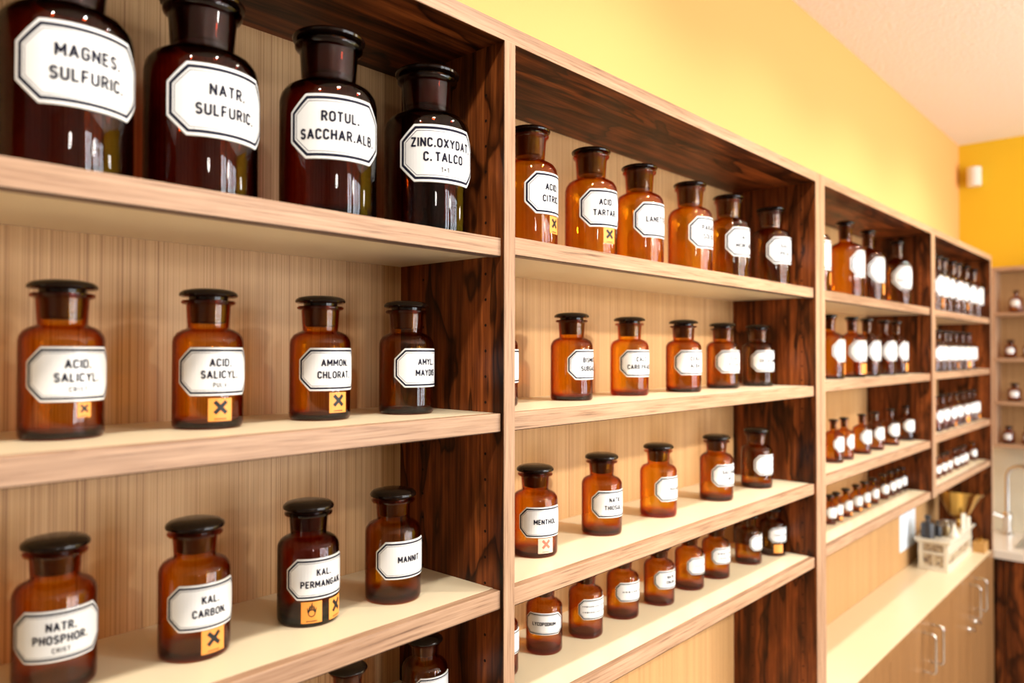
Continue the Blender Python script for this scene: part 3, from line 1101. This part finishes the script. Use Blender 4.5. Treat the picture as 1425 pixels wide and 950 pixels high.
far_row(4, 3, 'N', .05, [(x, .025, .124, a, None, st) for x, a, st in (
    (2.2594, -6, ()), (2.3579, -14, ()), (2.4621, -8, [('dot', -2, .006, .022, 44)]), (2.5678, -20, ()), (2.6833, -10, [('dot', -16, .006, .028, 60)]), (2.7878, -14, ()), (2.875, -22, [('dot', -8, .008, .024, 40)]))])
far_row(4, 4, 'J', .06, [(x, .016, .078, a, None, ()) for x, a in ((2.3129, -14), (2.3988, -24), (2.4801, -16), (2.5927, -30), (2.6731, -18), (2.7495, -22), (2.9059, -34))])

# sparse bottles on the far wall shelf
for k, (y, zi, r, h, lab) in enumerate((
        (-.033, 0, .0270, .100, 'narrow-necked brown bottle alone on the top board of the far wall shelf'),
        (-.010, 1, .0235, .082, 'brown bottle on the second board of the far wall shelf, left one'),
        (-.080, 1, .0235, .082, 'brown bottle on second far wall board, cut by the right picture edge'),
        (-.024, 2, .0265, .082, 'brown bottle alone on the third board of the far wall shelf'),
        (-.001, 3, .0235, .078, 'brown bottle on the lowest board of the far wall shelf, left one'),
        (-.075, 3, .0235, .078, 'brown bottle on lowest far wall board, cut by the right picture edge'))):
    bottle(3.338, y, FS[zi] + Z0 + .0002, r, h, 'N' if zi == 0 else 'J', -95 + 8 * (k % 2), lab, 'bottles on the far wall shelf', None, (), 'glass', 28, False, 44)

# ------------------------------------------------------------------ antique scale and small things on the worktop
sx0, sx1, sy0, sy1 = 2.478, 2.880, .060, .158
zb, zt = CNT + .0004, CNT + .108
t = thing('balance_scale', 'antique cream shop scale with printed panels and a brass pan, on the worktop', 'scale', (2.66, .11, CNT))
T = Vector((2.66, .11, CNT))


def L3(a):
    return (a[0] - T.x, a[1] - T.y, a[2] - T.z)


bm = bmesh.new()
addbox(bm, L3((sx0 + .006, sy0 + .006, zb)), L3((sx1 - .006, sy1 - .006, zt)))
obj('housing', mesh(bm, 'housing', [M['porcelain']], bevel=.002), t)
bm = bmesh.new()
for x in (sx0, sx1 - .014):
    for y in (sy0, sy1 - .014):
        addbox(bm, L3((x, y, zb)), L3((x + .014, y + .014, zt)))
addbox(bm, L3((sx0 - .0015, sy0 - .0015, zb + .0002)), L3((sx1 + .0015, sy1 + .0015, zb + .014)))
addbox(bm, L3((sx0 - .001, sy0 - .001, zb + .060)), L3((sx1 + .001, sy1 + .001, zb + .068)))
obj('frame_moulding', mesh(bm, 'frame_moulding', [M['porcelain']]), t)
bm = bmesh.new()
addbox(bm, L3((sx0 - .012, sy0 - .012, zt)), L3((sx1 + .012, sy1 + .012, zt + .008)))
addbox(bm, L3((sx0 - .006, sy0 - .006, zt - .008)), L3((sx1 + .006, sy1 + .006, zt)))
obj('top_plate', mesh(bm, 'top_plate', [M['porcelain']], bevel=.002), t)
for a, b in (((sx0 + .0045, sy0 + .016, zb + .017), (sx0 + .0058, (sy0 + sy1) / 2 - .003, zb + .058)), ((sx0 + .0045, (sy0 + sy1) / 2 + .003, zb + .017), (sx0 + .0058, sy1 - .016, zb + .058)),
             ((sx0 + .0045, sy0 + .016, zb + .070), (sx0 + .0058, sy1 - .016, zt - .010)),
             ((sx0 + .018, sy0 + .0045, zb + .020), (sx1 - .018, sy0 + .0058, zb + .055))):
    box('printed_panel', L3(a), L3(b), M['print'], t)['label'] = 'faded flower printed panel'
# brass pan: a deep flared scoop on a short stem at the far end of the plate
pc = (2.800, .088)
zp = zt + .008
stem = lathe('pan_stem', [(0, 0), (.024, 0), (.024, .004), (.010, .010), (.008, .030), (.020, .036), (0, .037)], [M['brass']], t, 24, L3((pc[0], pc[1], zp)))
bm = bmesh.new()
addlathe(bm, [(0, 0), (.030, 0), (.040, .006), (.078, .062), (.0865, .0665), (.0875, .0685), (.0855, .0690), (.076, .0645), (.038, .009), (.028, .0028), (0, .0025)], 48)
bmesh.ops.transform(bm, matrix=Matrix.Rotation(math.radians(9), 4, 'Y') @ Matrix.Diagonal((1.22, .96, 1.35, 1)), verts=bm.verts)
obj('brass_pan', mesh(bm, 'brass_pan', [M['brass']], True), t, L3((pc[0], pc[1], zp + .0395)))


def knob_weight(name, label, x, y, r, h, m, cat='weight'):
    o = lathe(name, [(0, 0), (r * .92, 0), (r, r * .08), (r, h * .58), (r * .9, h * .66), (r * .35, h * .70), (r * .28, h * .80), (r * .45, h * .86), (r * .48, h * .93), (r * .3, h), (0, h)],
              [m], None, 28, (x, y, zp + .0003))
    tag(o, label, cat, 'weights standing on the scale')


knob_weight('knob_weight', 'dark grey iron knob weight on the near corner of the scale', 2.505, .132, .024, .084, M['iron'])
knob_weight('knob_weight', 'slim black weight beside the iron one on the scale', 2.552, .110, .016, .058, M['black'])
knob_weight('knob_weight', 'small bronze knob weight in the middle of the scale', 2.575, .084, .014, .056, M['bronze'])
knob_weight('knob_weight', 'tiny steel weight behind the bronze one on the scale', 2.622, .094, .011, .052, M['steel'])
o = lathe('porcelain_funnel', [(0, 0), (.021, 0), (.022, .004), (.018, .010), (.007, .034), (.0055, .050), (.0035, .050), (.005, .034), (0, .012)], [M['porcelain']], None, 24, (2.575, .060, zp + .0003))
tag(o, 'small white porcelain cone standing on the front edge of the scale', 'funnel')
for k, (x, y, w, hgt, lab) in enumerate(((2.745, .062, .018, .062, 'upright white tag leaning by the brass pan, taller one'), (2.790, .054, .016, .044, 'upright white tag at the scale edge, shorter one'))):
    bm = bmesh.new()
    addbox(bm, (-w / 2, -.003, 0), (w / 2, .003, hgt))
    o = obj('tag_plate', mesh(bm, 'tag_plate', [M['porcelain']], bevel=.0012), None, (x, y, zp + .0003))
    o.rotation_euler = (0, 0, math.radians(-40))
    tag(o, lab, 'tag', 'white tags on the scale')
t = thing('weight_block', 'orange wooden block of little brass weights at the worktop end', 'weight block', (2.927, .036, CNT + .0003))
bm = bmesh.new()
addbox(bm, (-.045, -.022, 0), (.030, .022, .042))
obj('block', mesh(bm, 'block', [M['block']], bevel=.0015), t)
for k in range(3):
    lathe('brass_weight', [(0, 0), (.0065, 0), (.0065, .006), (.002, .007), (.002, .010), (.0038, .012), (0, .014)], [M['brass']], t, 16, (-.030 + .022 * k, 0, .0421))
# sheet of paper fixed to the ash back panel behind the scale
bm = bmesh.new()
addbox(bm, (-.105, -.0008, 0), (.105, 0, .215))
o = obj('paper_sheet', mesh(bm, 'paper_sheet', [M['paper']]), None, (2.485, DEP - .0002, -.602 + Z0))
tag(o, 'bluish white paper sheet fixed to the back panel behind the scale', 'paper')

# ------------------------------------------------------------------ tap
t = thing('kitchen_tap', 'chrome gooseneck tap with side lever on the pale worktop', 'tap', (3.33, .006, CNT))
lathe('tap_base', [(0, 0), (.027, 0), (.027, .006), (.018, .010), (.017, .055), (.021, .062), (.021, .092), (.013, .102), (0, .104)], [M['chrome']], t, 28, (0, 0, .0004))
pts = [(0, 0, .09), (0, 0, .15), (0, 0, .26)]
for k in range(1, 13):
    a = PI * k / 12
    pts.append((-.030 * (1 - math.cos(a)) * .6, -.060 * (1 - math.cos(a)), .26 + .052 * math.sin(a)))
pts.append((-.036, -.12, .225))
tube('spout', pts, .0095, M['steel'], t, 14)
tube('lever', [(-.008, .010, .075), (-.03, .045, .092), (-.045, .070, .102)], [.0065, .006, .005], M['chrome'], t, 10)
t = thing('sink_basin', 'steel sink basin let into the pale worktop beside the tap', 'sink', (3.22, -.16, CNT))
bm = bmesh.new()
addbox(bm, (-.14, -.20, .0005), (-.125, .10, .004))
addbox(bm, (.125, -.20, .0005), (.14, .10, .004))
addbox(bm, (-.125, -.20, .0005), (.125, -.185, .004))
addbox(bm, (-.125, .085, .0005), (.125, .10, .004))
obj('rim', mesh(bm, 'rim', [M['steel']], bevel=.0008), t)
bm = bmesh.new()
addbox(bm, (-.125, -.185, .0006), (.125, .085, .0012))
obj('bowl', mesh(bm, 'bowl', [M['steel']]), t)

# ------------------------------------------------------------------ white cylinder on the far wall
t = thing('wall_lamp', 'small white cylinder lamp mounted high on the yellow far wall', 'lamp', (XF - .05, .134, .925 + Z0))
lathe('lamp_shade', [(0, 0), (.0275, 0), (.030, .003), (.030, .085), (.0275, .088), (0, .088)], [M['white_plastic']], t, 32)
bm = bmesh.new()
addbox(bm, (.024, -.016, .025), (.0495, .016, .065))
obj('wall_bracket', mesh(bm, 'wall_bracket', [M['white_plastic']], bevel=.002), t)
